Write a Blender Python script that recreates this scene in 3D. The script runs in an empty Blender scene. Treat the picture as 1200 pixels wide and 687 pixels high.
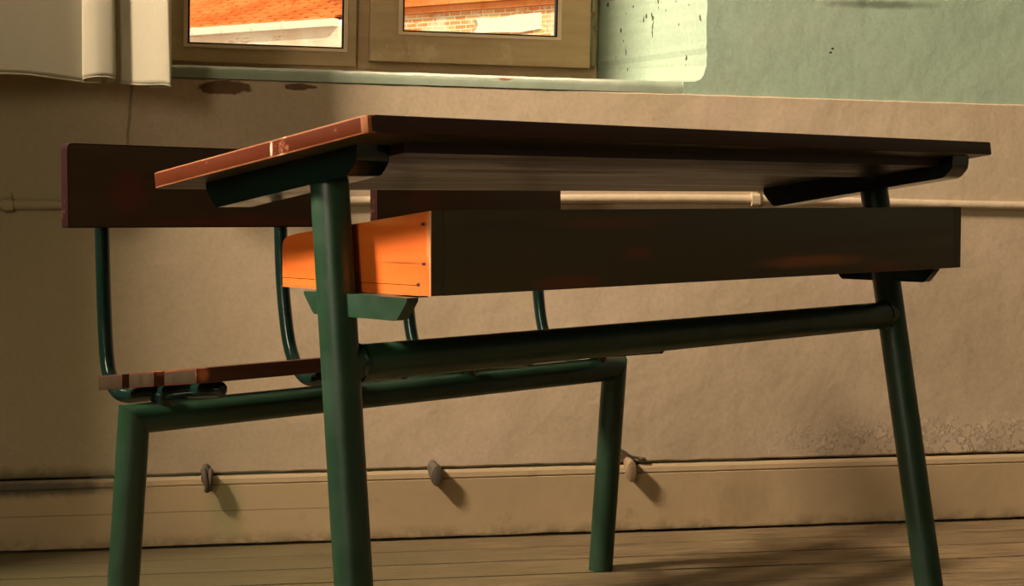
import bpy, bmesh, math, random
from mathutils import Vector, Matrix, noise as mnoise
random.seed(7)
SC = bpy.context.scene
COL = SC.collection

# ------------------------------------------------------------------ node helper
class NT:
    """Small wrapper that wires shader nodes from plain calls."""
    def __init__(self, name):
        self.m = bpy.data.materials.new(name); self.m.use_nodes = True
        self.t = self.m.node_tree; self.t.nodes.clear()
        self.out = self.t.nodes.new('ShaderNodeOutputMaterial')
        self._c = None
    def node(self, typ, **props):
        n = self.t.nodes.new(typ)
        for k, v in props.items(): setattr(n, k, v)
        return n
    def put(self, sock, v):
        if v is None: return
        if hasattr(v, 'is_output'): self.t.links.new(v, sock)
        elif isinstance(v, (tuple, list)) and sock.type == 'RGBA' and len(v) == 3: sock.default_value = (*v, 1)
        else: sock.default_value = v
    @property
    def co(self):
        if self._c is None: self._c = self.node('ShaderNodeTexCoord').outputs['Object']
        return self._c
    def xyz(self, v=None):
        n = self.node('ShaderNodeSeparateXYZ'); self.put(n.inputs[0], v or self.co); return n.outputs
    def map(self, scale=(1, 1, 1), loc=(0, 0, 0), rot=(0, 0, 0), v=None):
        n = self.node('ShaderNodeMapping'); self.put(n.inputs[0], v or self.co)
        n.inputs['Scale'].default_value = scale; n.inputs['Location'].default_value = loc
        n.inputs['Rotation'].default_value = rot; return n.outputs[0]
    def noise(self, scale, detail=4, rough=.6, v=None, dist=0):
        n = self.node('ShaderNodeTexNoise'); self.put(n.inputs['Vector'], v or self.co)
        n.inputs['Scale'].default_value = scale; n.inputs['Detail'].default_value = detail
        n.inputs['Roughness'].default_value = rough; n.inputs['Distortion'].default_value = dist
        return n.outputs['Fac']
    def math(self, op, a, b=None, c=None, clamp=False):
        n = self.node('ShaderNodeMath', operation=op); n.use_clamp = clamp
        for s, v in zip(n.inputs, (a, b, c)): self.put(s, v)
        return n.outputs[0]
    def ramp(self, v, lo, hi, a=0., b=1.):
        n = self.node('ShaderNodeMapRange'); n.interpolation_type = 'SMOOTHSTEP'
        self.put(n.inputs[0], v)
        for i, x in zip((1, 2, 3, 4), (lo, hi, a, b)): self.put(n.inputs[i], x)
        return n.outputs[0]
    def mix(self, f, a, b, mode='MIX'):
        n = self.node('ShaderNodeMix', data_type='RGBA', blend_type=mode)
        self.put(n.inputs[0], f); self.put(n.inputs[6], a); self.put(n.inputs[7], b); return n.outputs[2]
    def bump(self, h, strength=.3, dist=.01, nrm=None):
        n = self.node('ShaderNodeBump'); n.inputs['Strength'].default_value = strength
        n.inputs['Distance'].default_value = dist
        self.put(n.inputs['Height'], h); self.put(n.inputs['Normal'], nrm); return n.outputs[0]
    def ellipse(self, x, z, cx, cz, rx, rz, soft=.3, wob=None):
        """1 inside an ellipse in the object's xz plane, wob shifts the rim"""
        a = self.math('DIVIDE', self.math('SUBTRACT', x, cx), rx); b = self.math('DIVIDE', self.math('SUBTRACT', z, cz), rz)
        d = self.math('SQRT', self.math('ADD', self.math('MULTIPLY', a, a), self.math('MULTIPLY', b, b)))
        if wob is not None: d = self.math('ADD', d, wob)
        return self.ramp(d, 1 - soft, 1 + soft, 1., 0.)
    def done(self, col, rough=.6, spec=.3, nrm=None, metal=0., **kw):
        p = self.node('ShaderNodeBsdfPrincipled')
        self.put(p.inputs['Base Color'], col); self.put(p.inputs['Roughness'], rough)
        self.put(p.inputs['Specular IOR Level'], spec); self.put(p.inputs['Metallic'], metal)
        self.put(p.inputs['Normal'], nrm)
        for k, v in kw.items(): self.put(p.inputs[k.replace('_', ' ')], v)
        self.t.links.new(p.outputs[0], self.out.inputs[0]); return self.m

# ------------------------------------------------------------------ materials
def plaster(name, base, alt, warm, lower=False):
    n = NT(name); x, y, z = n.xyz()
    big = n.noise(2.2, 5, .6); fine = n.noise(120, 3, .6); mid = n.noise(75, 6, .7)
    c = n.mix(n.ramp(big, .35, .65), base, alt)
    c = n.mix(n.ramp(n.noise(4.5, 5, .65), .5, .75, 0, .7), c, warm)
    c = n.mix(n.ramp(fine, .35, .7, 0, .10), c, (.06, .045, .02))
    flk = None
    h = n.math('ADD', n.math('MULTIPLY', mid, .9), n.math('MULTIPLY', fine, .32))
    vor = n.node('ShaderNodeTexVoronoi', feature='DISTANCE_TO_EDGE'); vor.inputs['Scale'].default_value = 30
    n.put(vor.inputs['Vector'], n.map((1, 1, 1.3)))
    wob = n.math('MULTIPLY', n.math('SUBTRACT', n.noise(38, 5, .7), .5), 1.3)
    if lower:
        # brown patches where the paint has come off below the sill
        p1 = n.ellipse(x, z, -.040, .8965, .050, .0130, .12, wob); p2 = n.ellipse(x, z, .105, .9000, .030, .0065, .12, wob)
        peel = n.math('MAXIMUM', p1, p2)
        c = n.mix(peel, c, n.mix(n.noise(60, 4), (.075, .035, .012), (.15, .08, .03)))
        # old hairline crack running down left of the window
        cx = n.math('ADD', n.math('MULTIPLY', n.math('SUBTRACT', n.noise(30, 3), .5), .006), n.math('SUBTRACT', x, n.math('MULTIPLY_ADD', n.math('SUBTRACT', z, .79), .09, -.2235)))
        cr = n.math('MULTIPLY', n.ramp(n.math('ABSOLUTE', cx), .0012, .0045, 1., 0.), n.ramp(z, .76, .80))
        c = n.mix(n.math('MULTIPLY', cr, .55), c, (.05, .035, .015))
        # mould above the skirting on the far left, small dirt spots, olive dimness of the left wall painted in
        m1 = n.ellipse(x, z, -.40, .135, .15, .022, .7, wob)
        c = n.mix(n.math('MULTIPLY', m1, .85), c, (.025, .022, .012))
        dim_olive = n.ellipse(x, z, -.40, .50, .20, .62, .6, n.math('MULTIPLY', wob, .6))
        c = n.mix(n.math('MULTIPLY', dim_olive, .42), c, (.155, .135, .045))
        fl = n.ramp(z, .235, .15, 0., 1.)
        flake = n.math('MULTIPLY', n.ramp(n.noise(34, 6, .8), .50, .55), fl)
        flake = n.math('MULTIPLY', flake, n.ramp(x, .95, 1.5))
        flk = n.math('ADD', flake, n.math('MULTIPLY', n.noise(9, 4, .55), .55))
        h = n.math('SUBTRACT', h, n.math('MULTIPLY', n.math('MAXIMUM', peel, cr), 1.5))
    else:
        fl = n.ellipse(x, z, .945, .985, .030, .06, .5, n.math('MULTIPLY', wob, .8))
        h = n.math('ADD', h, n.math('MULTIPLY', n.math('MULTIPLY', n.ramp(n.noise(42, 6, .8), .47, .53), fl), 2.6))
        spot = n.math('MAXIMUM', n.ellipse(x, z, 1.197, .991, .003, .002, .4), n.ellipse(x, z, 1.193, .983, .003, .002, .4))
        c = n.mix(spot, c, (.01, .01, .006))
        sm = n.ellipse(x, z, 1.30, 1.083, .10, .007, .7, wob)
        c = n.mix(n.math('MULTIPLY', sm, .6), c, (.05, .05, .02))
        nick = n.math('MULTIPLY', n.ramp(n.noise(55, 2, .5, n.map((1, 1, .55))), .665, .69), n.math('MULTIPLY', n.ramp(x, .93, .95, 1., 0.), n.ramp(z, .955, .960)))
        c = n.mix(nick, c, (.04, .04, .02))
    if flk is None: flk = n.math('MULTIPLY', n.noise(9, 4, .55), .55)
    return n.done(c, n.ramp(mid, .3, .7, .62, .8), .25, n.bump(h, .15, .003, n.bump(flk, .75, .010)))

def wood(name, a, b, dark, along='X', rough=.45, scale=1., worn=None, wornamt=.0, spec=.4, marks=None):
    n = NT(name)
    s = {'X': (1.5, 22, 22), 'Y': (22, 1.5, 22), 'Z': (22, 22, 1.5)}[along]
    v = n.map(tuple(q * scale for q in s))
    g = n.noise(1.6, 6, .65, v, 1.2); g2 = n.noise(5, 4, .6, v)
    c = n.mix(n.ramp(g, .3, .7), a, b)
    c = n.mix(n.ramp(g2, .56, .72, 0, .6), c, dark)
    if marks:
        x, y, z = n.xyz(); wob = n.math('MULTIPLY', n.math('SUBTRACT', n.noise(30, 5, .7, n.map((.5, 1, 2))), .5), 1.1)
        for (cx, cz, rx, rz, colr, am) in marks:
            if along == 'Y': x = y
            c = n.mix(n.math('MULTIPLY', n.ellipse(x, z, cx, cz, rx, rz, .55, wob), am), c, colr)
    if worn:
        w = n.ramp(n.noise(16, 6, .75), .62 - wornamt * .4, .70 - wornamt * .3)
        c = n.mix(w, c, worn)
    h = n.math('ADD', g2, n.math('MULTIPLY', n.noise(70, 3), .4))
    return n.done(c, n.ramp(g, .3, .7, rough - .07, rough + .12), spec, n.bump(h, .22, .002))

def paint_metal(name, base, chip=(.16, .12, .07), rough=.32, amt=.70, spec=.5):
    n = NT(name)
    v = n.map((1, 1, .35))
    c = n.mix(n.ramp(n.noise(7, 4), .35, .7), base, tuple(q * 1.5 for q in base))
    c = n.mix(n.ramp(n.noise(55, 6, .7, v), amt, amt + .03, 0, .8), c, chip)
    h = n.math('ADD', n.noise(28, 4, .6), n.math('MULTIPLY', n.noise(160, 2), .25))
    return n.done(c, n.ramp(n.noise(20, 4), .35, .7, rough, rough + .15), spec, n.bump(h, .10, .002))

M = {}
M['wall_tan'] = plaster('tan_plaster', (.405, .31, .19), (.45, .345, .22), (.50, .36, .26), True)
M['wall_green'] = plaster('green_plaster', (.265, .345, .235), (.31, .39, .27), (.34, .38, .28), False)
M['ceiling'] = plaster('ceiling_white', (.30, .27, .22), (.34, .30, .25), (.33, .29, .24), False)
M['top_edge'] = wood('red_brown_varnish', (.060, .012, .0030), (.090, .020, .0045), (.026, .005, .002), 'Y', .55, .6, (.27, .10, .045), .10, spec=.08, marks=[(.170, .7375, .0022, .0085, (.62, .50, .36), .9)])
M['top_worn'] = wood('bare_worn_edge', (.19, .066, .024), (.32, .14, .062), (.10, .025, .010), 'Y', .65, .6, (.60, .40, .26), .12, spec=.1)
M['top_front'] = wood('dark_red_varnish', (.026, .011, .006), (.036, .014, .007), (.013, .006, .004), 'X', .48, spec=.25)
M['under'] = wood('grey_brown_plywood', (.034, .033, .011), (.050, .047, .016), (.016, .015, .006), 'X', .42, .5, spec=.25)
M['rail'] = wood('shade_strip_wood', (.030, .016, .010), (.042, .021, .012), (.014, .008, .006), 'X', .4)  # dark tone of the strip that stands for shade under the desktop
RED = (.13, .022, .009)
M['box_front'] = wood('dark_brown_board', (.034, .027, .011), (.045, .035, .014), (.025, .018, .007), 'X', .5, .35,
    marks=[(.78, .598, .10, .0075, (.24, .075, .022), .75), (.42, .617, .022, .006, RED, .5), (.30, .585, .05, .008, RED, .5), (.95, .583, .05, .010, RED, .55), (.38, .655, .09, .006, RED, .35)])
M['orange'] = wood('orange_pine', (.58, .100, .008), (.68, .150, .014), (.34, .052, .006), 'Y', .5, .35,
    marks=[(.045, .6125, .034, .0009, (.22, .03, .006), .8), (.0125, .6555, .007, .0025, (.28, .05, .01), .6), (.012, .6125, .007, .0025, (.28, .05, .01), .6), (.085, .660, .030, .006, (.70, .26, .06), .5), (.005, .64, .004, .03, (.70, .30, .10), .45)])
M['box_edge'] = wood('pale_board_end', (.55, .28, .13), (.62, .34, .18), (.30, .10, .04), 'Z', .6, 1., (.7, .5, .35), .2)
M['back'] = wood('maroon_brown_board', (.036, .021, .010), (.048, .026, .011), (.027, .014, .007), 'X', .42, .35, spec=.25,
    marks=[(.50, .03, .10, .05, (.09, .025, .012), .7), (.10, -.01, .03, .03, (.09, .018, .011), .6), (.30, -.055, .16, .008, (.09, .018, .010), .7)])
M['back_end'] = wood('maroon_board_end', (.013, .0035, .0022), (.020, .005, .003), (.010, .003, .002), 'Z', .75, 1., (.10, .045, .03), .03, spec=.08)
M['seat'] = wood('seat_slat_varnish', (.040, .013, .006), (.062, .020, .009), (.022, .007, .004), 'X', .5, .6, (.20, .10, .05), .03, spec=.25, marks=[(.113, .4535, .008, .0085, (.42, .12, .035), .9)])
M['seat_end'] = wood('seat_slat_end', (.026, .017, .008), (.038, .025, .012), (.014, .008, .004), 'Z', .7, 1., spec=.12)
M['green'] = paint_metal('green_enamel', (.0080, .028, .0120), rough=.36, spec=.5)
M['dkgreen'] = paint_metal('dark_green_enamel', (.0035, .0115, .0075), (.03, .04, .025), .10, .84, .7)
M['hole'] = NT('nail_hole').done((.02, .01, .006), .9)
M['iron'] = NT('rusty_iron').done((.05, .045, .035), .6, .4, None, .4)

def floor_mat():
    n = NT('worn_floor_boards'); x, y, z = n.xyz()
    bi = n.math('FLOOR', n.math('DIVIDE', n.math('SUBTRACT', 3.204, y), .1135))
    wn = n.node('ShaderNodeTexWhiteNoise', noise_dimensions='1D'); n.put(wn.inputs['W'], bi)
    cmb = n.node('ShaderNodeCombineXYZ'); n.put(cmb.inputs[0], n.math('ADD', x, n.math('MULTIPLY', wn.outputs[0], 9.)))
    n.put(cmb.inputs[1], n.math('MULTIPLY', y, 26)); n.put(cmb.inputs[2], bi)
    g = n.noise(2.6, 6, .7, cmb.outputs[0], .8); g2 = n.noise(9, 5, .65, cmb.outputs[0])
    c = n.mix(n.ramp(g, .3, .7), (.125, .085, .042), (.225, .155, .078))
    c = n.mix(n.math('MULTIPLY', wn.outputs[0], .35), c, (.26, .18, .08))
    c = n.mix(n.ramp(g2, .44, .58, 0, .85), c, (.062, .038, .017))
    c = n.mix(n.ramp(n.noise(3.0, 4, .6), .52, .68, 0, .6), c, (.16, .125, .055))
    c = n.mix(n.ellipse(x, y, -.45, 2.95, 1.05, .55, .8, n.math('MULTIPLY', n.noise(8, 4), .4)), c, n.mix(g, (.055, .052, .020), (.115, .088, .038)))  # darker greenish left floor: dirt, with missing shade put into the colour
    return n.done(c, n.ramp(g, .3, .7, .5, .68), .3, n.bump(n.math('ADD', g2, n.math('MULTIPLY', g, .5)), .5, .004))
M['floor'] = floor_mat()
M['panelling'] = wood('dark_wall_panelling', (.06, .055, .035), (.08, .07, .045), (.04, .035, .02), 'Z', .6, .3)

def skirting_mat():
    n = NT('painted_skirting'); x, y, z = n.xyz()
    c = n.mix(n.ramp(n.noise(3, 5), .35, .65), (.34, .245, .13), (.40, .29, .155))
    c = n.mix(n.ramp(n.noise(14, 6, .7), .60, .75, 0, .5), c, (.20, .125, .055))
    wob = n.math('MULTIPLY', n.math('SUBTRACT', n.noise(24, 5, .7), .5), 1.2)
    c = n.mix(n.math('MULTIPLY', n.ellipse(x, z, -.045, .075, .030, .055, .6, wob), .5), c, (.20, .23, .085))
    c = n.mix(n.math('MULTIPLY', n.ellipse(x, z, -.42, .125, .16, .016, .6, wob), .85), c, (.03, .028, .015))
    c = n.mix(n.math('MULTIPLY', n.ellipse(x, z, 1.0, .06, .05, .04, .9, n.math('MULTIPLY', wob, 1.5)), .25), c, (.16, .10, .045))
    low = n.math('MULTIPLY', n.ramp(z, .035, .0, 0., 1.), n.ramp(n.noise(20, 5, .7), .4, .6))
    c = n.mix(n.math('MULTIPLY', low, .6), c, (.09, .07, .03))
    ln = n.math('MULTIPLY', n.ramp(n.math('ABSOLUTE', n.math('SUBTRACT', z, n.math('MULTIPLY_ADD', n.noise(9, 3), .004, .068))), .0006, .0018, 1., 0.), n.ramp(x, .25, .15))
    c = n.mix(n.math('MULTIPLY', ln, .5), c, (.10, .06, .03))
    h = n.math('ADD', n.noise(20, 5), n.math('MULTIPLY', n.noise(110, 2), .3))
    return n.done(c, .6, .3, n.bump(h, .35, .004))
M['skirting'] = skirting_mat()

def frame_mat():
    n = NT('old_brown_window_paint')
    g = n.noise(4, 6, .7, n.map((4, 4, 1.2))); g2 = n.noise(5, 6, .7, n.map((1, 4, 6)))
    c = n.mix(n.ramp(g2, .3, .7), (.48, .32, .16), (.58, .40, .21))
    c = n.mix(n.ramp(n.noise(11, 6, .7), .56, .68, 0, .75), c, (.70, .52, .30))
    c = n.mix(n.ramp(g, .60, .72, 0, .5), c, (.30, .17, .07))
    return n.done(c, .5, .35, n.bump(n.math('ADD', g, n.noise(60, 3)), .25, .002))
M['frame'] = frame_mat()
M['bead'] = NT('pinkish_glazing_bead').done((.80, .57, .37), .5, .3)
M['gasket'] = NT('dark_glazing_line').done((.018, .010, .007), .6, .2)
M['hinge'] = paint_metal('painted_hinge', (.26, .25, .13), (.10, .08, .04), .5, .55)

def sill_mat():
    n = NT('green_sill_paint'); x, y, z = n.xyz()
    c = n.mix(n.ramp(n.noise(6, 5), .35, .65), (.24, .285, .19), (.32, .36, .255))
    wob = n.math('MULTIPLY', n.math('SUBTRACT', n.noise(60, 5, .7), .5), 1.2)
    c = n.mix(n.ellipse(x, z, .512, .922, .014, .0055, .3, wob), c, (.22, .085, .035))
    t = n.math('SUBTRACT', z, n.math('MULTIPLY_ADD', x, -.0206, .9127))   # height above the lower line of the lit lip
    lit_lip = n.math('MULTIPLY', n.ramp(n.math('ADD', t, n.math('MULTIPLY', n.math('SUBTRACT', n.noise(40, 4), .5), .008)), .0182, .0208), n.math('MULTIPLY', n.ramp(n.noise(12, 4), .22, .36), n.ramp(x, .80, .60)))
    c = n.mix(n.math('MULTIPLY', lit_lip, .85), c, (.62, .60, .47))  # bright sky-lit line along the top edge painted on as pale colour
    return n.done(c, .55, .35, n.bump(n.math('ADD', n.noise(25, 5), n.math('MULTIPLY', n.noise(120, 2), .3)), .4, .004))
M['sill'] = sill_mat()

def curtain_mat():
    n = NT('cream_curtain_cloth')
    wv = n.noise(300, 2, .5, n.map((1, 1, .25)))
    c = n.mix(wv, (.47, .425, .295), (.54, .485, .34))
    d = n.node('ShaderNodeBsdfDiffuse'); n.put(d.inputs[0], c); n.put(d.inputs['Normal'], n.bump(wv, .1, .001))
    t = n.node('ShaderNodeBsdfTranslucent'); n.put(t.inputs[0], n.mix(.5, c, (.75, .66, .50)))
    mx = n.node('ShaderNodeMixShader'); mx.inputs[0].default_value = .38
    n.t.links.new(d.outputs[0], mx.inputs[1]); n.t.links.new(t.outputs[0], mx.inputs[2]); n.t.links.new(mx.outputs[0], n.out.inputs[0])
    return n.m
M['curtain'] = curtain_mat()

def glass_mat():
    n = NT('clear_window_glass')
    tr = n.node('ShaderNodeBsdfTransparent'); tr.inputs[0].default_value = (.94, .95, .93, 1)
    gl = n.node('ShaderNodeBsdfGlossy'); gl.inputs['Roughness'].default_value = .03
    fr = n.node('ShaderNodeFresnel'); fr.inputs[0].default_value = 1.45
    mx = n.node('ShaderNodeMixShader'); n.t.links.new(fr.outputs[0], mx.inputs[0])
    n.t.links.new(tr.outputs[0], mx.inputs[1]); n.t.links.new(gl.outputs[0], mx.inputs[2]); n.t.links.new(mx.outputs[0], n.out.inputs[0])
    return n.m
M['glass'] = glass_mat()

def tile_mat():
    n = NT('orange_roof_tile')
    c = n.mix(n.ramp(n.noise(3, 5, .7), .3, .7), (.66, .17, .035), (.82, .30, .09))
    c = n.mix(n.ramp(n.noise(22, 4, .7), .52, .7, 0, .6), c, (.50, .10, .025))
    return n.done(c, .8, .15, n.bump(n.noise(40, 3), .3, .01))
M['tile'] = tile_mat()
M['tile_shade'] = NT('tile_lip_shade').done((.22, .04, .010), .9, .1)  # shade under each row of tiles painted as a dark strip
M['gutter'] = NT('cream_gutter').done((.80, .68, .50), .5, .3)
def stucco():
    n = NT('stained_stucco')
    c = n.mix(n.ramp(n.noise(3, 6, .7, n.map((1, 1, .6))), .35, .65), (.90, .72, .54), (.78, .52, .34))
    c = n.mix(n.ramp(n.noise(5, 5, .7, n.map((1.2, 1.2, 7))), .56, .68, 0, .8), c, (.50, .25, .10))
    return n.done(c, .85, .1, n.bump(n.noise(30, 4), .4, .01))
M['stucco'] = stucco()
def brick():
    n = NT('old_brickwork')
    v = n.map((1, 1, 1), v=n.node('ShaderNodeTexCoord').outputs['UV'])
    b = n.node('ShaderNodeTexBrick'); n.put(b.inputs['Vector'], v)
    b.inputs['Scale'].default_value = 1; b.inputs['Brick Width'].default_value = .07; b.inputs['Row Height'].default_value = .024
    b.inputs['Mortar Size'].default_value = .003; b.inputs['Mortar Smooth'].default_value = .3
    b.inputs['Color1'].default_value = (.74, .25, .06, 1); b.inputs['Color2'].default_value = (.80, .48, .19, 1); b.inputs['Mortar'].default_value = (.86, .76, .55, 1)
    c = n.mix(n.ramp(n.noise(9, 5, .7), .46, .60, 0, .8), b.outputs[0], (.86, .72, .48))
    c = n.mix(n.ramp(n.noise(5, 5, .7, n.map((1, 1, 3))), .58, .66, 0, .7), c, (.62, .20, .05))
    return n.done(c, .85, .1, n.bump(b.outputs['Fac'], -.4, .01))
M['brick'] = brick()
M['patch'] = NT('pale_plaster_patch').done((.82, .78, .62), .85, .1)
M['ground'] = NT('yard_ground').done((.30, .25, .18), .9, .1)
M['cork'] = wood('old_wood_plug', (.16, .105, .05), (.24, .165, .085), (.06, .04, .02), 'Z', .7, 2.)
M['plugdark'] = wood('blackened_plug', (.055, .042, .024), (.085, .062, .034), (.02, .016, .01), 'Z', .7, 2.)

# ------------------------------------------------------------------ mesh helpers
def obj(name, bm, mats, parent=None, smooth=None, kind=None, **props):
    me = bpy.data.meshes.new(name)
    bmesh.ops.recalc_face_normals(bm, faces=bm.faces)
    if smooth is not None:
        for f in bm.faces: f.smooth = True
        for e in bm.edges:
            if len(e.link_faces) == 2 and e.calc_face_angle(0) > smooth: e.smooth = False
    bm.to_mesh(me); bm.free()
    for m in (mats if isinstance(mats, (list, tuple)) else [mats]): me.materials.append(m)
    o = bpy.data.objects.new(name, me); COL.objects.link(o)
    if parent: o.parent = parent
    if kind: o['kind'] = kind
    for k, v in props.items(): o[k] = v
    return o
def empty(name, loc=(0, 0, 0), rz=0, **props):
    o = bpy.data.objects.new(name, None); COL.objects.link(o); o.location = loc; o.rotation_euler = (0, 0, rz)
    o.empty_display_size = .1
    for k, v in props.items(): o[k] = v
    return o
def prism(bm, front, back, mat=0):
    """solid between two matching 3D polygons"""
    a = [bm.verts.new(p) for p in front]; b = [bm.verts.new(p) for p in back]; n = len(a); fs = []
    fs.append(bm.faces.new(a)); fs.append(bm.faces.new(b[::-1]))
    for i in range(n):
        j = (i + 1) % n; fs.append(bm.faces.new((a[i], b[i], b[j], a[j])))
    for f in fs: f.material_index = mat
    return fs
def box(bm, x0, x1, y0, y1, z0, z1, mat=0):
    return prism(bm, [(x0, y0, z0), (x1, y0, z0), (x1, y0, z1), (x0, y0, z1)], [(x0, y1, z0), (x1, y1, z0), (x1, y1, z1), (x0, y1, z1)], mat)
def bevel(bm, w, seg=2, mat=-1, ang=.6, geom=None):
    es = [e for e in (geom or bm.edges) if len(e.link_faces) == 2 and e.calc_face_angle(0) > ang]
    return bmesh.ops.bevel(bm, geom=es, offset=w, segments=seg, profile=.6, affect='EDGES', clamp_overlap=True, material=mat)
def catmull(pts, k=8):
    pts = [Vector(p) for p in pts]; out = []
    for i in range(len(pts) - 1):
        p0 = pts[max(i - 1, 0)]; p1 = pts[i]; p2 = pts[i + 1]; p3 = pts[min(i + 2, len(pts) - 1)]
        for j in range(k):
            t = j / k
            out.append(.5 * ((2 * p1) + (p2 - p0) * t + (2 * p0 - 5 * p1 + 4 * p2 - p3) * t * t + (3 * p1 - p0 - 3 * p2 + p3) * t ** 3))
    out.append(pts[-1]); return out
def tube(bm, pts, r, n=20, cap=.25, mat=0, ref=Vector((0, 0, 1))):
    """round pipe along points, with slightly rounded closed ends"""
    pts = [Vector(p) for p in pts]
    d0 = (pts[1] - pts[0]).normalized(); d1 = (pts[-1] - pts[-2]).normalized()
    rings = []
    seq = [(pts[0], d0, r * (1 - cap)), (pts[0] + d0 * r * cap, d0, r)] if cap else [(pts[0], d0, r)]
    for i in range(1, len(pts) - 1): seq.append((pts[i], (pts[i + 1] - pts[i - 1]).normalized(), r))
    seq += [(pts[-1] - d1 * r * cap, d1, r), (pts[-1], d1, r * (1 - cap))] if cap else [(pts[-1], d1, r)]
    if abs(d0.dot(ref)) > .95: ref = Vector((0, 1, 0))
    u = (ref - d0 * ref.dot(d0)).normalized()
    for p, d, rr in seq:
        u = (u - d * u.dot(d)).normalized(); v = d.cross(u)
        rings.append([bm.verts.new(p + (u * math.cos(2 * math.pi * k / n) + v * math.sin(2 * math.pi * k / n)) * rr) for k in range(n)])
    for a, b in zip(rings, rings[1:]):
        for k in range(n): bm.faces.new((a[k], a[(k + 1) % n], b[(k + 1) % n], b[k])).material_index = mat
    bm.faces.new(rings[0][::-1]).material_index = mat; bm.faces.new(rings[-1]).material_index = mat
def rounded(pts, r, k=5):
    """round the corners of a 2D polygon; r may be a list"""
    out = []; n = len(pts)
    for i in range(n):
        rr = r[i] if isinstance(r, (list, tuple)) else r
        p = Vector(pts[i]); a = Vector(pts[i - 1]); b = Vector(pts[(i + 1) % n])
        if rr <= 0: out.append(tuple(p)); continue
        da = (a - p).normalized(); db = (b - p).normalized()
        rr = min(rr, (a - p).length * .49, (b - p).length * .49)
        s, e = p + da * rr, p + db * rr
        for j in range(k + 1):
            t = j / k; q = s * (1 - t) ** 2 + p * 2 * t * (1 - t) + e * t * t; out.append(tuple(q))
    return out
def jag(x, amp, freq=40., seed=0.):
    return amp * (mnoise.noise(Vector((x * freq, seed, 0))) + .5 * mnoise.noise(Vector((x * freq * 2.7, seed + 5, 0))))

# ------------------------------------------------------------------ the room
WALL = 3.216
XL, XR, YF, ZC = -2.25, 5.5, -4.5, 4.2
def dado(x): return .9127 - .0206 * x

# floor: one object of boards running along the wall
bm = bmesh.new()
y = 3.2035; k = 0
while y > YF:
    w = .1085 if k == 0 else .1135
    box(bm, XL, XR, y - w + .0029, y - .0029, -.02, 0 if k % 3 else -.0006)
    y -= w; k += 1
bevel(bm, .0012, 1)
box(bm, XL, XR, YF, 3.30, -.06, -.016, 1)
obj('floor', bm, [M['floor'], M['hole']], kind='structure')

# back wall: tan slab below the paint line, green wall with the window hole above
bm = bmesh.new()
N = 520
xs = [XL + (XR - XL) * i / N for i in range(N + 1)]
lowz = [.1432 + jag(x, .0022, 22, 1.) + max(0, jag(x, .004, 60, 8.) - .0022) for x in xs]
for i in range(N):
    a, b = xs[i], xs[i + 1]
    ta, tb = dado(a) + jag(a, .0012, 14, 3.), dado(b) + jag(b, .0012, 14, 3.)
    f0 = 3.2105; c = .0025
    P = [(f0 + .0015, lowz[i], lowz[i + 1]), (f0, lowz[i] + .003, lowz[i + 1] + .003), (f0, ta - c, tb - c), (f0 + .0035, ta, tb), (WALL + .03, ta, tb), (WALL + .03, lowz[i], lowz[i + 1])]
    va = [bm.verts.new((a, p[0], p[1])) for p in P]; vb = [bm.verts.new((b, p[0], p[2])) for p in P]
    for j in range(6): bm.faces.new((va[j], vb[j], vb[(j + 1) % 6], va[(j + 1) % 6])).material_index = 0
bmesh.ops.remove_doubles(bm, verts=bm.verts, dist=1e-6)
def yz(poly, y): return [(p[0], y, p[1]) for p in poly]
HB = 3.60; OUT = 3.72
# right of the hole: the reveal splays open towards the room and its arris is chipped
edge = []
zz = .953
while zz < 2.3:
    notch = .0065 * max(0., 1 - abs(zz - .982) / .022) * (.6 + .4 * math.sin(zz * 900))
    edge.append((notch + .9268 + .0022 * (zz - .95) / .13 * (zz < 1.1) + .0022 * (zz >= 1.1) + jag(zz, .0030, 55, 2.), zz)); zz += .012
edge.append((.929, 2.3))
corner = [(.880, .9190), (.905, .9200), (.916, .9245), (.9225, .933), (.9258, .944)]
hole_r = corner + edge
fr = [(XR, dado(XR) - .03), (XR, ZC)] + [(.929, ZC)] + hole_r[::-1] + [(.880, .88)]
shift = -.149
def chamf(poly, y, s):
    return [(p[0] + (s if (p[0] < .95 and p[1] < 2.31) else 0), y, p[1] + (.018 * s / shift if p[1] < .96 and p[0] < .95 else 0)) for p in poly]
fs = prism(bm, chamf(fr, WALL, 0), chamf(fr, HB, shift), 1)
# left of, above and below the hole
prism(bm, yz([(XL, dado(XL) - .03), (-.335, .89), (-.335, ZC), (XL, ZC)], WALL), [(XL, HB, .86), (-.188, HB, .86), (-.188, HB, ZC), (XL, HB, ZC)], 1)
prism(bm, yz([(-.335, 2.3), (.929, 2.3), (.929, ZC), (-.335, ZC)], WALL), [(-.188, HB, 2.26), (.78, HB, 2.26), (.78, HB, ZC), (-.188, HB, ZC)], 1)
box(bm, -.30, 1.05, WALL + .006, HB, .10, .90, 1)
# outer leaf of the wall
for q in ((XL, -.17, -.5, ZC), (.765, XR, -.5, ZC), (-.17, .765, -.5, .93), (-.17, .765, 2.25, ZC)): box(bm, q[0], q[1], HB, OUT, q[2], q[3], 1)
box(bm, XL, XR, WALL + .03, HB, -.5, .142, 0)
obj('wall_back', bm, [M['wall_tan'], M['wall_green']], kind='structure')

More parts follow.
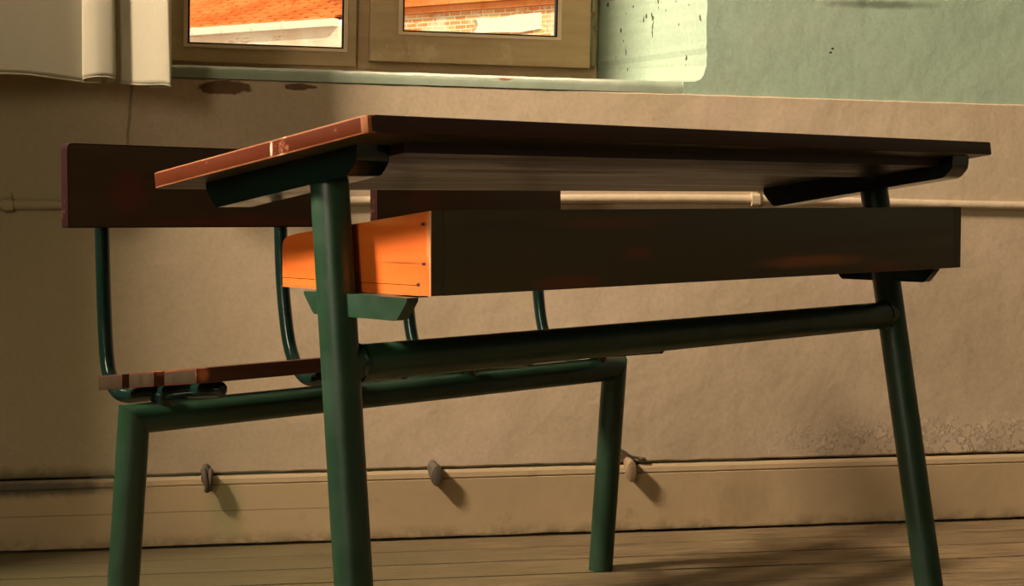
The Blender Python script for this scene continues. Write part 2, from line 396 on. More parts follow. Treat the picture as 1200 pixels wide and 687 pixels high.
# window sill with rolled front edge
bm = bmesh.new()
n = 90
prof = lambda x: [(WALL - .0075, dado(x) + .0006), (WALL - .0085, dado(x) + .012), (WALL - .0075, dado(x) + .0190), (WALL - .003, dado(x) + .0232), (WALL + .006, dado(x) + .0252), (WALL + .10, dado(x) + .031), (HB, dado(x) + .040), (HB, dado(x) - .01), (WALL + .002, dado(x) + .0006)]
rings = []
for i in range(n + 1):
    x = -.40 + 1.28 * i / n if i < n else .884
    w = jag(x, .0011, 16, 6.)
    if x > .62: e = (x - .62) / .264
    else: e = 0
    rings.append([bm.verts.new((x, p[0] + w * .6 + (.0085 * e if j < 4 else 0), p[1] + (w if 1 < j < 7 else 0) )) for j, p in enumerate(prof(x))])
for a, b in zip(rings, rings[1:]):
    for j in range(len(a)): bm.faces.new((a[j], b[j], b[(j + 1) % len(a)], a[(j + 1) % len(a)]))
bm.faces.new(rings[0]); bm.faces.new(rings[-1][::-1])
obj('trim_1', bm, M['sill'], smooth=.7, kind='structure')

# skirting board with a moulded top, a hair above the floor
bm = bmesh.new()
N = 300; rings = []
for i in range(N + 1):
    x = -.978 + (XR + .978) * i / N
    b = .0042 + jag(x, .0016, 9, 4.) + max(0., jag(x, .004, 50, 9.) - .001); t = .1385 + jag(x, .0006, 20, 2.)
    rings.append([bm.verts.new((x, q[0], q[1])) for q in ((3.2045, b), (3.204, b + .004), (3.204, .1195), (3.2085, .1203), (3.2085, .1222), (3.2055, .1232), (3.2065, .1325), (3.2095, t), (3.232, t), (3.232, b))])
for a, b in zip(rings, rings[1:]):
    for j in range(10): bm.faces.new((a[j], b[j], b[(j + 1) % 10], a[(j + 1) % 10]))
bm.faces.new(rings[0]); bm.faces.new(rings[-1][::-1])
obj('baseboard_back', bm, M['skirting'], kind='structure')

# the unseen rest of the room: left wall with a tall window that lights the place
LW = (1.70, 2.30, 2.66, 3.50)
bm = bmesh.new()
y0, y1, z0, z1 = LW
box(bm, XL - .52, XL, YF, -2.3, -.06, ZC); box(bm, XL - .52, XL, -.9, y0, -.06, ZC); box(bm, XL - .52, XL, y1, OUT, -.06, ZC)
box(bm, XL - .52, XL, -2.3, -.9, -.06, 1.15); box(bm, XL - .52, XL, -2.3, -.9, 2.85, ZC)
box(bm, XL - .52, XL, y0, y1, -.06, z0); box(bm, XL - .52, XL, y0, y1, z1, ZC)
box(bm, XL, -.98, 2.76, OUT, -.06, ZC)   # unseen corner pier added to shade the lower left of the back wall
obj('wall_left', bm, M['panelling'], kind='structure')
bm = bmesh.new(); box(bm, XR, XR + .2, YF, OUT, -.06, ZC); obj('wall_right', bm, M['panelling'], kind='structure')
bm = bmesh.new(); box(bm, XL - .52, XR + .2, YF - .2, YF, -.06, ZC); obj('wall_front', bm, M['panelling'], kind='structure')
bm = bmesh.new(); box(bm, XL - .52, XR + .2, YF - .2, OUT, ZC, ZC + .2); obj('ceiling', bm, M['ceiling'], kind='structure')
w2 = empty('window_2', (XL - .44, (y0 + y1) / 2, z0), kind='structure')
bm = bmesh.new(); h = z1 - z0; hw = (y1 - y0) / 2
for (a, b, c, d) in ((-hw, -hw + .06, 0, h), (hw - .06, hw, 0, h), (-hw, hw, 0, .06), (-hw, hw, h - .06, h), (-.03, .03, .06, h - .06)): box(bm, -.03, .03, a, b, c, d)
obj('unseen_window_frame', bm, M['frame'], w2)
w3 = empty('fill_window', (XL - .3, -1.6, 1.15), kind='structure')  # unseen window added to carry the ambient fill lamp
bm = bmesh.new()
for (a, b, c, d) in ((-.7, -.64, 0, 1.7), (.64, .7, 0, 1.7), (-.7, .7, 0, .06), (-.7, .7, 1.64, 1.7), (-.03, .03, .06, 1.64)): box(bm, -.03, .03, a, b, c, d)
obj('unseen_window_frame', bm, M['frame'], w3)

# ------------------------------------------------------------------ window in the back wall
w1 = empty('window_1', (.265, 3.576, .981), 0, kind='structure'); w1.rotation_euler = (0, math.radians(1.18), 0)
TOP = 1.30
def ringframe(bm, x0, x1, z0, z1, l, r, b, t, ya, yb, mat=0):
    """mitred rectangular frame, members of width l, r, b, t"""
    o = [(x0, z0), (x1, z0), (x1, z1), (x0, z1)]; i = [(x0 + l, z0 + b), (x1 - r, z0 + b), (x1 - r, z1 - t), (x0 + l, z1 - t)]
    for k in range(4):
        m = (k + 1) % 4; q = [o[k], o[m], i[m], i[k]]
        prism(bm, yz(q, ya), yz(q, yb), mat)
bm = bmesh.new()
ringframe(bm, -.470, .514, -.055, TOP + .05, .052, .022, .062, .05, .004, .10); box(bm, -.0242, .0222, .0018, .10, -.015, TOP)
bevel(bm, .002, 2); obj('frame', bm, M['frame'], w1, smooth=.5)
def sash(x0, x1, z0, z1, l, r, b, t, ya):
    bm = bmesh.new(); ringframe(bm, x0, x1, z0, z1, l, r, b, t, ya, ya + .034); bevel(bm, .0022, 2)
    s = obj('sash', bm, M['frame'], w1, smooth=.5)
    gx0, gx1, gz0, gz1 = x0 + l, x1 - r, z0 + b, z1 - t
    bm = bmesh.new(); e = .009
    ringframe(bm, gx0 - .002, gx1 + .002, gz0 - .002, gz1 + .002, e, e, e * .8, e, ya - .004, ya + .02)
    bevel(bm, .0015, 2); obj('glazing_bead', bm, M['bead'], s, smooth=.5)
    bm = bmesh.new(); ringframe(bm, gx0 + .007, gx1 - .007, gz0 + .005, gz1 - .007, .0035, .0035, .0030, .0035, ya - .0045, ya + .018); obj('gasket', bm, M['gasket'], s)
    bm = bmesh.new(); box(bm, gx0 - .004, gx1 + .004, ya + .020, ya + .024, gz0 - .004, gz1 + .004); obj('glass_pane', bm, M['glass'], s)
    return s
sash(-.420, -.026, -.012, TOP, .028, .020, .032, .05, -.012)
sash(.0025, .4905, .0005, TOP, .064, .068, .060, .06, -.030)
bm = bmesh.new(); tube(bm, [(.499, -.016, .125), (.499, -.016, .165)], .0058, 12); tube(bm, [(.499, -.016, .168), (.499, -.016, .205)], .0058, 12)
box(bm, .4925, .507, -.008, .010, .008, .118)
bevel(bm, .0015, 2); obj('hinge', bm, M['hinge'], w1, smooth=.6)

# ------------------------------------------------------------------ curtain
bm = bmesh.new()
plan = [(-.84, 3.09), (-.75, 3.05), (-.65, 3.085), (-.56, 3.045), (-.50, 3.040), (-.44, 3.058), (-.37, 3.083), (-.32, 3.101), (-.290, 3.109), (-.2700, 3.105),
        (-.2630, 3.096), (-.272, 3.088), (-.2885, 3.080), (-.2890, 3.067), (-.2640, 3.058), (-.2385, 3.061), (-.2360, 3.070), (-.2490, 3.079), (-.2500, 3.089), (-.238, 3.092), (-.210, 3.081), (-.170, 3.062), (-.145, 3.049), (-.1345, 3.047), (-.1335, 3.053), (-.150, 3.066), (-.172, 3.080)]
pl = catmull([(p[0], p[1], 0) for p in plan], 7)
NZ = 26; cols = []
def hem_z(i, p):
    z = .8975 + .011 * max(0, min(1, (-.29 - p.x) / .10)) - .006 * max(0, min(1, (p.x + .25) / .06))
    if -.292 < p.x < -.233 and p.y < 3.085: z += .0075 * max(0, min(1, (3.078 - p.y) / .02))
    if i > len(pl) - 30: z -= .0045 * min(1, (i - len(pl) + 30) / 10.)
    return z
for i, p in enumerate(pl):
    x = p.x
    zb = hem_z(i, p)
    col = []
    for j in range(NZ + 1):
        t = j / NZ; z = zb + (2.52 - zb) * t ** 1.6
        amp = 1 + .10 * math.sin(z * 3.1 + 1.)
        col.append(bm.verts.new((x + .0015 * math.sin(z * 9 + i * .4) * (1 if t > .02 else .3), 3.05 + (p.y - 3.05) * amp, z)))
    cols.append(col)
for a, b in zip(cols, cols[1:]):
    for j in range(NZ): bm.faces.new((a[j], b[j], b[j + 1], a[j + 1]))
cur = obj('curtain', bm, M['curtain'], smooth=3.2, label='cream cloth curtain with a rolled pleat hanging left of the window', category='curtain')
md = cur.modifiers.new('thickness', 'SOLIDIFY'); md.thickness = .0022; md.offset = 0
# a doubled hem sewn along the bottom
bm = bmesh.new(); hc = []
for c in cols: pass
prev = None
for i, p in enumerate(pl):
    x = p.x
    zb = hem_z(i, p)
    hc.append((x, 3.05 + (p.y - 3.05) * (1 + .10 * math.sin(zb * 3.1 + 1.)), zb))
tube(bm, hc, .0015, 8, 0)
obj('hem', bm, M['curtain'], cur, smooth=1.)
rod = empty('curtain_rod', (-.35, 3.05, 2.535), label='thin metal curtain rod above the window, carrying the cream curtain', category='curtain rod')
bm = bmesh.new(); tube(bm, [(-.62, 0, 0), (1.45, 0, 0)], .011, 16); obj('rail', bm, M['iron'], rod, smooth=.6)
for x in (-.60, .15, 1.38):
    bm = bmesh.new(); tube(bm, [(x, .167, 0), (x, 0, 0)], .007, 12, 0); obj('bracket', bm, M['iron'], rod, smooth=.6)

# ------------------------------------------------------------------ pipe along the wall
pts = catmull([(-.978, 3.2075, .6715), (-.75, 3.2075, .671), (-.46, 3.2075, .6705), (-.34, 3.2075, .6708), (.2, 3.2075, .677), (.70, 3.2075, .6815), (1.06, 3.2075, .6795), (1.62, 3.2075, .6663), (2.4, 3.2075, .662), (3.6, 3.2075, .662)], 10)
bm = bmesh.new(); tube(bm, pts, .0095, 16, 0)
pipe = obj('wall_pipe', bm, M['wall_tan'], smooth=.8, label='thin surface pipe painted tan, running along the wall behind the bench', category='pipe')
def clip(x, z):
    bm = bmesh.new()
    pr = rounded([(-.013, 3.211), (-.013, 3.2005), (-.0095, 3.1955), (.0095, 3.1955), (.013, 3.2005), (.013, 3.211)], .004, 3)
    prism(bm, [(x - .009, q[1], z + q[0]) for q in pr], [(x + .009, q[1], z + q[0]) for q in pr])
    box(bm, x - .006, x + .006, 3.2055, 3.212, z + .011, z + .024)
    bevel(bm, .001, 1); obj('pipe_clip', bm, M['wall_tan'], pipe, smooth=.6)
for x, z in ((-.446, .6705), (.30, .678), (1.03, .6797), (2.1, .664)): clip(x, z)

# ------------------------------------------------------------------ plugs in the skirting
def plug(x, z, r, ln, mat, label, name, tilt=0.):
    bm = bmesh.new(); rings = []
    for k, (t, s) in enumerate(((-.012, .90), (.0, .92), (ln * .45, .96), (ln * .85, 1.0), (ln * .97, .97), (ln, .86))):
        rings.append([bm.verts.new((x + tilt * t + r * s * .74 * math.cos(a) * (1 + .07 * math.sin(3 * a + k)), 3.2075 - t, z - t * .30 + r * s * 1.30 * math.sin(a) * (1 + .06 * math.cos(2 * a + k)))) for a in [2 * math.pi * q / 18 for q in range(18)]])
    for a, b in zip(rings, rings[1:]):
        for j in range(18): bm.faces.new((a[j], a[(j + 1) % 18], b[(j + 1) % 18], b[j]))
    bm.faces.new(rings[0]); bm.faces.new(rings[-1])
    return obj(name, bm, mat, smooth=.7, label=label, category='plug')
plug(.768, .136, .0165, .026, M['cork'], 'pale worn wooden plug in the skirting just right of the rear bench leg', 'wooden_plug')
plug(.3655, .139, .0165, .026, M['plugdark'], 'dark brown wooden plug in the skirting, midway between front desk leg and rear bench leg', 'wooden_plug', .2)
hk = plug(-.081, .147, .0135, .022, M['plugdark'], 'black broken plug with a green stain below, left of the green desk leg', 'broken_plug')
bm = bmesh.new(); tube(bm, catmull([(-.087, 3.190, .156), (-.083, 3.180, .141), (-.079, 3.180, .124), (-.081, 3.187, .112)], 5), .0055, 10)
tube(bm, catmull([(-.073, 3.190, .155), (-.073, 3.181, .142), (-.074, 3.181, .124), (-.0755, 3.188, .114)], 5), .0045, 10); obj('hook', bm, M['plugdark'], hk, smooth=.7)
# loose cable stub round the plug behind the bench leg
bm = bmesh.new(); tube(bm, catmull([(.695, 3.2065, .150), (.716, 3.204, .149), (.732, 3.205, .158), (.745, 3.205, .170), (.757, 3.204, .166), (.772, 3.204, .156), (.80, 3.2065, .150)], 8), .0028, 8)
tube(bm, [(.692, 3.2065, .1475), (.715, 3.2045, .1495)], .0052, 10); tube(bm, [(.788, 3.206, .151), (.802, 3.2065, .149)], .004, 10)
obj('cable', bm, M['plugdark'], smooth=.8, label='short dark cable bent over the pale wooden plug behind the rear bench leg', category='cable')

# ------------------------------------------------------------------ the desk
ROT = math.radians(34.10); ORG = (.1236, 1.6811, 0.)
TA = .1326; ct, st = math.cos(TA), math.sin(TA); LT, DT, TH, ZT = 1.2335, .4272, .0198, .7703
def T(x, s, t): return (x, s * ct - t * st, ZT - s * st - t * ct)
desk = empty('school_desk', ORG, ROT, label='old two-seat school desk with sloping wooden top, green tube legs and orange book shelf', category='desk')
bm = bmesh.new()
poly = rounded([(0, 0), (LT, 0), (LT, DT), (0, DT)], .011, 4)
fs = prism(bm, [T(p[0], p[1], 0) for p in poly], [T(p[0], p[1], TH) for p in poly])
bmesh.ops.recalc_face_normals(bm, faces=bm.faces)
bm.normal_update()
upN = Vector((0, st, ct))
for f in bm.faces:
    d = f.normal.dot(upN)
    f.material_index = 3 if d < -.9 else 2 if d > .9 else (2 if f.normal.y < -.85 else 0)
ver = [e for e in bm.edges if len(e.link_faces) == 2 and e.calc_face_angle(0) > 1.2]
bmesh.ops.bevel(bm, geom=ver, offset=.0020, segments=2, profile=.5, affect='EDGES', material=1, clamp_overlap=True)
for f in bm.faces:
    c = f.calc_center_median()
    if f.material_index == 1 and c.y < .004 and c.x > .03: f.material_index = 2
    if abs(f.normal.dot(upN)) < .8 and f.material_index == 0 and c.y < .02 and c.x < .03: f.material_index = 1
obj('desktop', bm, [M['top_edge'], M['top_worn'], M['top_front'], M['under']], desk, smooth=.4)
bm = bmesh.new()
prism(bm, [T(.085, .047, TH - .001), T(1.155, .047, TH - .001), T(1.155, .170, TH - .001), T(.085, .170, TH - .001)], [T(.085, .047, TH + .012), T(1.155, .047, TH + .012), T(1.155, .170, TH + .012), T(.085, .170, TH + .012)])
bevel(bm, .003, 2); obj('under_shade_strip', bm, M['rail'], desk, smooth=.5)  # added dark strip standing in for a band of shade
LXL, LXR, R0 = .0614, 1.1758, .022
def arm(x, ya, yb, w=.046):
    """chamfered steel channel under the sloping top"""
    def zt(y): return ZT - TH / ct - y * math.tan(TA) + .0006
    hgt = .033; c = .014
    pf = [(ya, zt(ya)), (ya + .001, zt(ya) - hgt + c), (ya + c * 1.1, zt(ya) - hgt - .001), (yb - c * 1.5, zt(yb) - hgt + .002), (yb, zt(yb) - hgt + c * 1.7), (yb, zt(yb))]
    pf = rounded(pf, [0, .006, .006, .006, .006, 0], 3)
    bm = bmesh.new(); prism(bm, [(x - w / 2, p[0], p[1]) for p in pf], [(x + w / 2, p[0], p[1]) for p in pf])
    bevel(bm, .002, 2, ang=.9); return bm
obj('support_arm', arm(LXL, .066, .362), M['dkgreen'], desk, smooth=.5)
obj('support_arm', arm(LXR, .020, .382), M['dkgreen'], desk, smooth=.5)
def legpt(a, b, z):
    t = (z - a[2]) / (b[2] - a[2]); return tuple(a[i] + (b[i] - a[i]) * t for i in range(3))
LA, LB = (LXL, .1436, .6823), (LXL - .0042 * .88, .0884, .1103)
RA, RB = (LXR, .1744, .6823), (LXR + .004, .0746, .1103)
for a, b, zt in ((LA, LB, .7035), (RA, RB, .6975)):
    bm = bmesh.new(); tube(bm, [legpt(a, b, 0.), legpt(a, b, .35), legpt(a, b, zt)], R0, 40, .03); obj('leg', bm, M['green'], desk, smooth=.6)
zs = .4968
bm = bmesh.new(); tube(bm, [legpt(LA, LB, zs), legpt(RA, RB, zs)], .0212, 36, 0); obj('stretcher', bm, M['green'], desk, smooth=.6)
# collars of weld where the stretcher meets the legs
for a, b, s in ((LA, LB, 1), (RA, RB, -1)):
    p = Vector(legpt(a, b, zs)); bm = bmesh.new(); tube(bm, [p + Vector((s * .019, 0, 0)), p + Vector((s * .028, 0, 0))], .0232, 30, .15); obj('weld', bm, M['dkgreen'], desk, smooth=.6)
# brackets under the book box
def bracket(x0, x1, ya, yb):
    zt, h = .5771, .0255
    pf = rounded([(ya, zt), (ya, zt - .004), (ya + .018, zt - h), (yb - .018, zt - h), (yb, zt - .004), (yb, zt)], [0, .002, .004, .004, .002, 0], 3)
    bm = bmesh.new(); prism(bm, [(x0, p[0], p[1]) for p in pf], [(x1, p[0], p[1]) for p in pf]); bevel(bm, .0015, 2, ang=.9)
    m = (ya + yb) / 2; s = 1 if x0 < .5 else -1; e = x1 if s > 0 else x0
    box(bm, min(e - s * .002, e + s * .05), max(e - s * .002, e + s * .05), m - .05, m + .05, zt - .0035, zt + .0002)   # flange carrying the box
    return bm
obj('bracket', bracket(LXL - .004, LXL + .012, .0055, .190), M['green'], desk, smooth=.5)
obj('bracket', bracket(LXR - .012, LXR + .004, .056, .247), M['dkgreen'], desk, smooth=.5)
# book box, open towards the bench
BX0, BX1, BY0, BY1, BZ0, BZ1 = .0878, 1.1314, .0021, .2746, .5775, .6700
bm = bmesh.new(); box(bm, BX0 + .0182, BX1, BY0, BY0 + .0168, BZ0, BZ1)
bmesh.ops.recalc_face_normals(bm, faces=bm.faces)
for f in bm.faces: f.material_index = 1 if abs(f.normal.x) > .9 else 0
ed = [e for e in bm.edges]
bmesh.ops.bevel(bm, geom=ed, offset=.0018, segments=2, profile=.5, affect='EDGES', material=2)
for f in bm.faces:
    if f.calc_center_median().x > BX0 + .0: f.material_index = 0
bb = obj('book_box', bm, [M['box_front'], M['orange'], M['box_edge']], desk, smooth=.5)
def endpanel(x0, x1):
    bm = bmesh.new()
    pf = rounded([(BY0, BZ0 + .0004), (BY0, BZ1 - .0003), (BY1 - .03, .6415), (BY1, .6365), (BY1, BZ0 + .0115), (BY0 + .0172, BZ0 + .0115), (BY0 + .0172, BZ0 + .0004)], [0, .0, .0, .020, .0, 0, 0], 6)
    prism(bm, [(x0, p[0], p[1]) for p in pf], [(x1, p[0], p[1]) for p in pf]); bmesh.ops.recalc_face_normals(bm, faces=bm.faces); bm.normal_update()
    for f in bm.faces: f.material_index = 1 if f.normal.y < -.9 and f.calc_center_median().y < BY0 + .001 else 0
    bmesh.ops.bevel(bm, geom=[e for e in bm.edges if e.calc_face_angle(0) > .9 and all(v.co.y < BY0 + .001 and v.co.x < x0 + .001 for v in e.verts)], offset=.0013, segments=2, profile=.6, affect='EDGES', material=2)
    return bm
e1 = obj('end_panel', endpanel(BX0, BX0 + .018), [M['orange'], M['box_front'], M['box_edge']], bb, smooth=.5); e1['label'] = 'bright orange end panel'
obj('end_panel', endpanel(BX1 + .0001, BX1 + .018), [M['box_front'], M['box_front'], M['box_front']], bb, smooth=.5)
bm = bmesh.new(); box(bm, BX0 + .0003, BX1 + .0177, BY0 + .0173, BY1, BZ0, BZ0 + .0108); bevel(bm, .0010, 2)
bmesh.ops.recalc_face_normals(bm, faces=bm.faces); bm.normal_update()
for f in bm.faces: f.material_index = 0 if f.normal.x < -.3 else 1
obj('bottom_board', bm, [M['orange'], M['box_front']], bb, smooth=.5)
for (yy, z) in ((.0125, .6555), (.0120, .6125), (.0215, .5900)):
    bm = bmesh.new(); pr = rounded([(yy - .0026, z - .0013), (yy + .0028, z - .0017), (yy + .003, z + .0009), (yy - .002, z + .0016)], .0012, 3)
    prism(bm, [(BX0 - .0003, p[0] + .001, p[1]) for p in pr], [(BX0 + .004, p[0] + .001, p[1]) for p in pr]); obj('nail', bm, M['hole'], bb)

# ------------------------------------------------------------------ the bench
bench = empty('school_bench', ORG, ROT, label='school bench with two slatted seats and plank backrests on green tube frame, behind the desk', category='bench')
YB, ZB = .6746, .3750
RB0 = .0214
BLX, BRX, ZB = .1178, 1.1000, .3752
def mitred(bm, a, b, r, na=None, nb=None, n=36):
    """straight pipe whose ends are cut by the planes with normals na / nb through its end points"""
    a, b = Vector(a), Vector(b); d = (b - a).normalized(); u = d.orthogonal().normalized(); v = d.cross(u); rings = []
    for p, nn in ((a, na), (b, nb)):
        ring = []
        for k in range(n):
            q = (u * math.cos(2 * math.pi * k / n) + v * math.sin(2 * math.pi * k / n)) * r
            t = -q.dot(nn) / d.dot(nn) if nn is not None else 0.
            ring.append(bm.verts.new(p + q + d * t))
        rings.append(ring)
    for k in range(n): bm.faces.new((rings[0][k], rings[0][(k + 1) % n], rings[1][(k + 1) % n], rings[1][k]))
    bm.faces.new(rings[0][::-1]); bm.faces.new(rings[1])
CL, CR = Vector((BLX, YB, ZB)), Vector((BRX, YB, ZB)); BD = (CR - CL).normalized()
FL = Vector((BLX - .0223 * ZB, YB + .1091 * ZB, 0.)); FRR = Vector((BRX + .0090 * ZB, YB + .0971 * ZB, 0.))
nL = (FL - CL).normalized() - BD; nR = (FRR - CR).normalized() + BD
bm = bmesh.new(); mitred(bm, CL, CR, RB0, nL, nR); obj('beam', bm, M['green'], bench, smooth=.6)
for top, foot, nn in ((CL, FL, nL), (CR, FRR, nR)):
    bm = bmesh.new(); mitred(bm, top, foot, RB0 + .0008, nn, Vector((0, 0, 1))); obj('leg', bm, M['green'], bench, smooth=.6)
SS = -.119  # slope of the seats, falling towards the back
def seat_z(y): return .4615 + SS * (y - .490)
def make_seat(x0, x1, name='seat'):
    bm = bmesh.new()
    for a, b in ((.490, .570), (.596, .662), (.680, .747)):
        pf = [(a, seat_z(a)), (b, seat_z(b)), (b, seat_z(b) - .0205), (a, seat_z(a) - .0205)]
        before = set(bm.faces)
        prism(bm, [(x0, p[0], p[1]) for p in pf], [(x1, p[0], p[1]) for p in pf])
    bmesh.ops.recalc_face_normals(bm, faces=bm.faces)
    for f in bm.faces: f.material_index = 1 if abs(f.normal.x) > .9 else 0
    bevel(bm, .0022, 2, 0)
    return obj(name, bm, [M['seat'], M['seat_end']], bench, smooth=.4)
def make_back(x0, x1, z0, z1, drop, y=.8085):
    bm = bmesh.new(); L = x1 - x0; H = z1 - z0
    pf = rounded([(0, -H / 2), (L, -H / 2 - drop), (L, H / 2 - drop), (0, H / 2)], [.003, .003, .010, .010], 4)
    prism(bm, [(p[0], 0, p[1]) for p in pf], [(p[0], .0195, p[1]) for p in pf])
    bmesh.ops.recalc_face_normals(bm, faces=bm.faces)
    for f in bm.faces: f.material_index = 1 if abs(f.normal.x) > .5 else 0
    bevel(bm, .0016, 2, 1, ang=.9)
    o = obj('backrest', bm, [M['back'], M['back_end']], bench, smooth=.5); o.location = (x0, y, (z0 + z1) / 2)
    return o
def make_tube(x, bend, ytop=.836, xt=0., front=.520):
    """one bent tube: up the back of the plank, round the heel, forward under the slats"""
    r = .0108
    def zu(y): return seat_z(y) - .0207 - r
    P = [(x + xt, ytop - .001, .725), (x + xt, ytop, .640), (x + xt * .8, ytop - .002 - bend * .1, .55), (x + xt * .5, ytop - .006 - bend * .45, .47), (x, ytop - .014 - bend * .8, .427),
         (x, ytop - .033 - bend, .4025), (x, .770 - bend * .8, zu(.770) - .001), (x, .70, zu(.70)), (x, .60, zu(.60)), (x, front, zu(front))]
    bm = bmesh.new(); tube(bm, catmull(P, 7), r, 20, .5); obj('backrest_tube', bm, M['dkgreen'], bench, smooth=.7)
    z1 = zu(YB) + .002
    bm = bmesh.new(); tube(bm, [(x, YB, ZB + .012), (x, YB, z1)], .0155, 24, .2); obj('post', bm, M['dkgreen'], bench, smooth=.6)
make_seat(.1029, .546); make_seat(.656, 1.100)
make_back(.0935, .533, .6405, .7625, .004); make_back(.6605, 1.0960, .6385, .7600, .003)
make_tube(.1629, 0.); make_tube(.483, .022); make_tube(.742, .016); make_tube(1.057, .016)

# ------------------------------------------------------------------ outside
def yard(): 
    bm = bmesh.new(); box(bm, -25, 25, OUT, 30, -3.6, -3.5); obj('ground', bm, M['ground'], kind='structure')
yard()
D = Vector((.766, -.643, 0)); NB = Vector((.643, .766, 0))   # along the facade to the right, away from us
def fac(o, u, v, z): p = o + D * u + NB * v; return (p.x, p.y, z + o.z)
O1 = Vector((-.316, 9.73, 0))
b1 = empty('tiled_house', (O1.x, O1.y, -3.5), 0, label='house with orange tiled roof and cream gutter seen through the left pane', category='house')
def loc(p): return (p[0] - O1.x, p[1] - O1.y, p[2] + 3.5)
EA = 1.604
bm = bmesh.new(); prism(bm, [loc(fac(O1, u, 0, z)) for u, z in ((-4, -3.5), (1.08, -3.5), (1.08, EA + .03), (-4, EA + .03))], [loc(fac(O1, u, .6, z)) for u, z in ((-4, -3.5), (1.08, -3.5), (1.08, EA + .03), (-4, EA + .03))])
obj('wall', bm, M['stucco'], b1)
bm = bmesh.new()
rows, pitch = 12, .095; nu = 330; u0, u1 = -4., 1.08
for r in range(rows):
    va = []; vb = []
    for i in range(nu + 1):
        u = u0 + (u1 - u0) * i / nu; w = .007 * abs(math.sin(math.pi * u / .11)) ** .8
        z0r = EA + .045 + r * pitch * .34
        va.append(bm.verts.new(loc(fac(O1, u, -.03 + r * pitch * .94, z0r + .030 + w)))); vb.append(bm.verts.new(loc(fac(O1, u, -.03 + (r + 1) * pitch * .94 + .015, z0r + pitch * .34 + w))))
    vm = [bm.verts.new(v.co + Vector((0, 0, -.021))) for v in va]; vc = [bm.verts.new(v.co + Vector((.02 * NB.x, .02 * NB.y, -.045))) for v in va]
    for i in range(nu): bm.faces.new((va[i], va[i + 1], vb[i + 1], vb[i])); bm.faces.new((vm[i], vm[i + 1], va[i + 1], va[i])); bm.faces.new((vc[i], vc[i + 1], vm[i + 1], vm[i])).material_index = 1
obj('roof', bm, [M['tile'], M['tile_shade']], b1, smooth=.8)
bm = bmesh.new(); prism(bm, [loc(fac(O1, u, v, z)) for u, v, z in ((u0, -.045, EA + .022), (u0, -.045, EA + .064), (u0, .0, EA + .064), (u0, .0, EA + .022))], [loc(fac(O1, u, v, z)) for u, v, z in ((u1, -.045, EA + .022), (u1, -.045, EA + .064), (u1, .0, EA + .064), (u1, .0, EA + .022))])
for i in range(22): 
    u = u0 + .1 + i * .22; q = [(u, -.050, EA + .031), (u, -.050, EA + .067), (u + .012, -.050, EA + .067), (u + .012, -.050, EA + .031)]
    prism(bm, [loc(fac(O1, *p)) for p in q], [loc(fac(O1, p[0], p[1] + .02, p[2])) for p in q])
bevel(bm, .008, 2); gt = obj('gutter', bm, M['gutter'], b1, smooth=.6)

O2 = Vector((1.2, 8.66, -.027))
b2 = empty('brick_house', (O2.x, O2.y, -3.5), 0, label='old brick house with a pale plaster patch seen through the right pane', category='house')
def loc2(p): return (p[0] - O2.x, p[1] - O2.y, p[2] + 3.5)
bm = bmesh.new(); uv = bm.loops.layers.uv.new('UVMap')
fs = prism(bm, [loc2(fac(O2, u, 0, z)) for u, z in ((-.72, -3.5), (3.5, -3.5), (3.5, 1.71), (-.72, 1.71))], [loc2(fac(O2, u, 1, z)) for u, z in ((-.72, -3.5), (3.5, -3.5), (3.5, 1.71), (-.72, 1.71))])
for f in bm.faces:
    for l in f.loops:
        p = l.vert.co; l[uv].uv = (p.x * D.x + p.y * D.y + p.x * NB.x + p.y * NB.y, p.z)
obj('wall', bm, M['brick'], b2)
bm = bmesh.new(); uv = bm.loops.layers.uv.new('UVMap')
for (z0, z1, o) in ((1.712, 1.745, .03), (1.747, 1.77, .055), (1.772, 2.2, .02)):
    q = [(-.74, z0), (3.5, z0), (3.5, z1), (-.74, z1)]
    prism(bm, [loc2(fac(O2, u, -o, z)) for u, z in q], [loc2(fac(O2, u, .5, z)) for u, z in q])
obj('cornice', bm, M['tile'], b2)
bm = bmesh.new()
q = [(.02, 1.585), (.05, 1.635), (.03, 1.668), (.16, 1.660), (.28, 1.672), (.43, 1.675), (.43, 1.59), (.30, 1.578), (.14, 1.588)]
prism(bm, [loc2(fac(O2, u, -.012, z)) for u, z in q], [loc2(fac(O2, u, .01, z)) for u, z in q]); obj('plaster_patch', bm, M['patch'], b2)

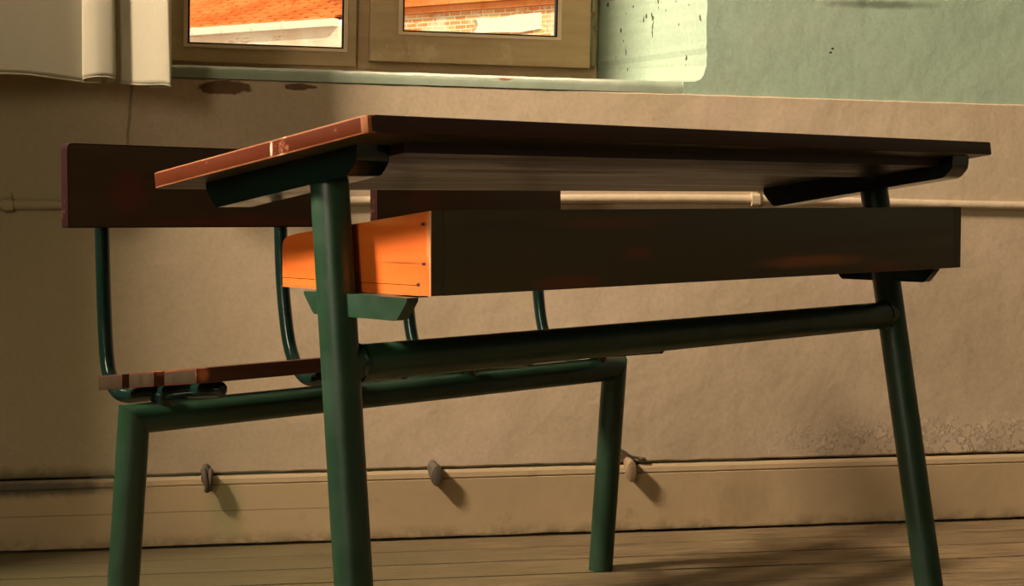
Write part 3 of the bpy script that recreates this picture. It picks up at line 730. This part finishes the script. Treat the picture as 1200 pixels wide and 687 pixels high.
# ------------------------------------------------------------------ light
def area(name, loc, target, sx, sy, power, col, spread=180):
    l = bpy.data.lights.new(name, 'AREA'); l.shape = 'RECTANGLE'; l.size = sx; l.size_y = sy; l.energy = power; l.color = col; l.spread = math.radians(spread)
    o = bpy.data.objects.new(name, l); COL.objects.link(o); o.location = loc
    o.rotation_euler = (Vector(target) - Vector(loc)).to_track_quat('-Z', 'Y').to_euler(); return o
yc, zc = (LW[0] + LW[1]) / 2, (LW[2] + LW[3]) / 2
area('daylight_left_window', (XL - .48, 2.05, 2.85), (.9, 2.5, .9), .70, 1.0, 1850, (1., .82, .66))
area('ambient_fill_left', (XL - .10, -1.6, 2.0), (1.2, 1.2, .9), 1.3, 1.6, 75, (1., .88, .64))  # fill lamp added to raise the ambient light, no such source known
sun = bpy.data.lights.new('sun', 'SUN'); sun.energy = 5.0; sun.color = (1., .88, .70); sun.angle = math.radians(1.)
so = bpy.data.objects.new('sun', sun); COL.objects.link(so); so.rotation_euler = (-Vector((.25, -.78, .57))).to_track_quat('-Z', 'Y').to_euler()
w = bpy.data.worlds.new('sky'); SC.world = w; w.use_nodes = True
nt = w.node_tree; bg = nt.nodes['Background']; bg.inputs[0].default_value = (1., .93, .80, 1); bg.inputs[1].default_value = 1.6
pl_ = bpy.data.lights.new('window_portal', 'AREA'); pl_.shape = 'RECTANGLE'; pl_.size = 1.1; pl_.size_y = 1.35; pl_.cycles.is_portal = True
po = bpy.data.objects.new('window_portal', pl_); COL.objects.link(po); po.location = (.30, 3.74, 1.63); po.rotation_euler = (math.radians(-90), 0, 0)

# ------------------------------------------------------------------ camera and output look
cam = bpy.data.cameras.new('camera'); co = bpy.data.objects.new('camera', cam); COL.objects.link(co)
cam.sensor_fit = 'HORIZONTAL'; cam.sensor_width = 36.; cam.lens = 1900 * 36. / 1200
cam.clip_start = .02; cam.clip_end = 200
co.location = (0, 0, .6838)
co.rotation_euler = (math.radians(90 - 3.3618), 0, math.radians(-9.3068))
SC.camera = co
SC.view_settings.view_transform = 'Standard'; SC.view_settings.look = 'None'
SC.view_settings.exposure = 0.10; SC.view_settings.gamma = 1.; SC.view_settings.use_curve_mapping = False
SC.cycles.max_bounces = 8; SC.cycles.diffuse_bounces = 5; SC.cycles.transparent_max_bounces = 8
SC.cycles.use_denoising = True
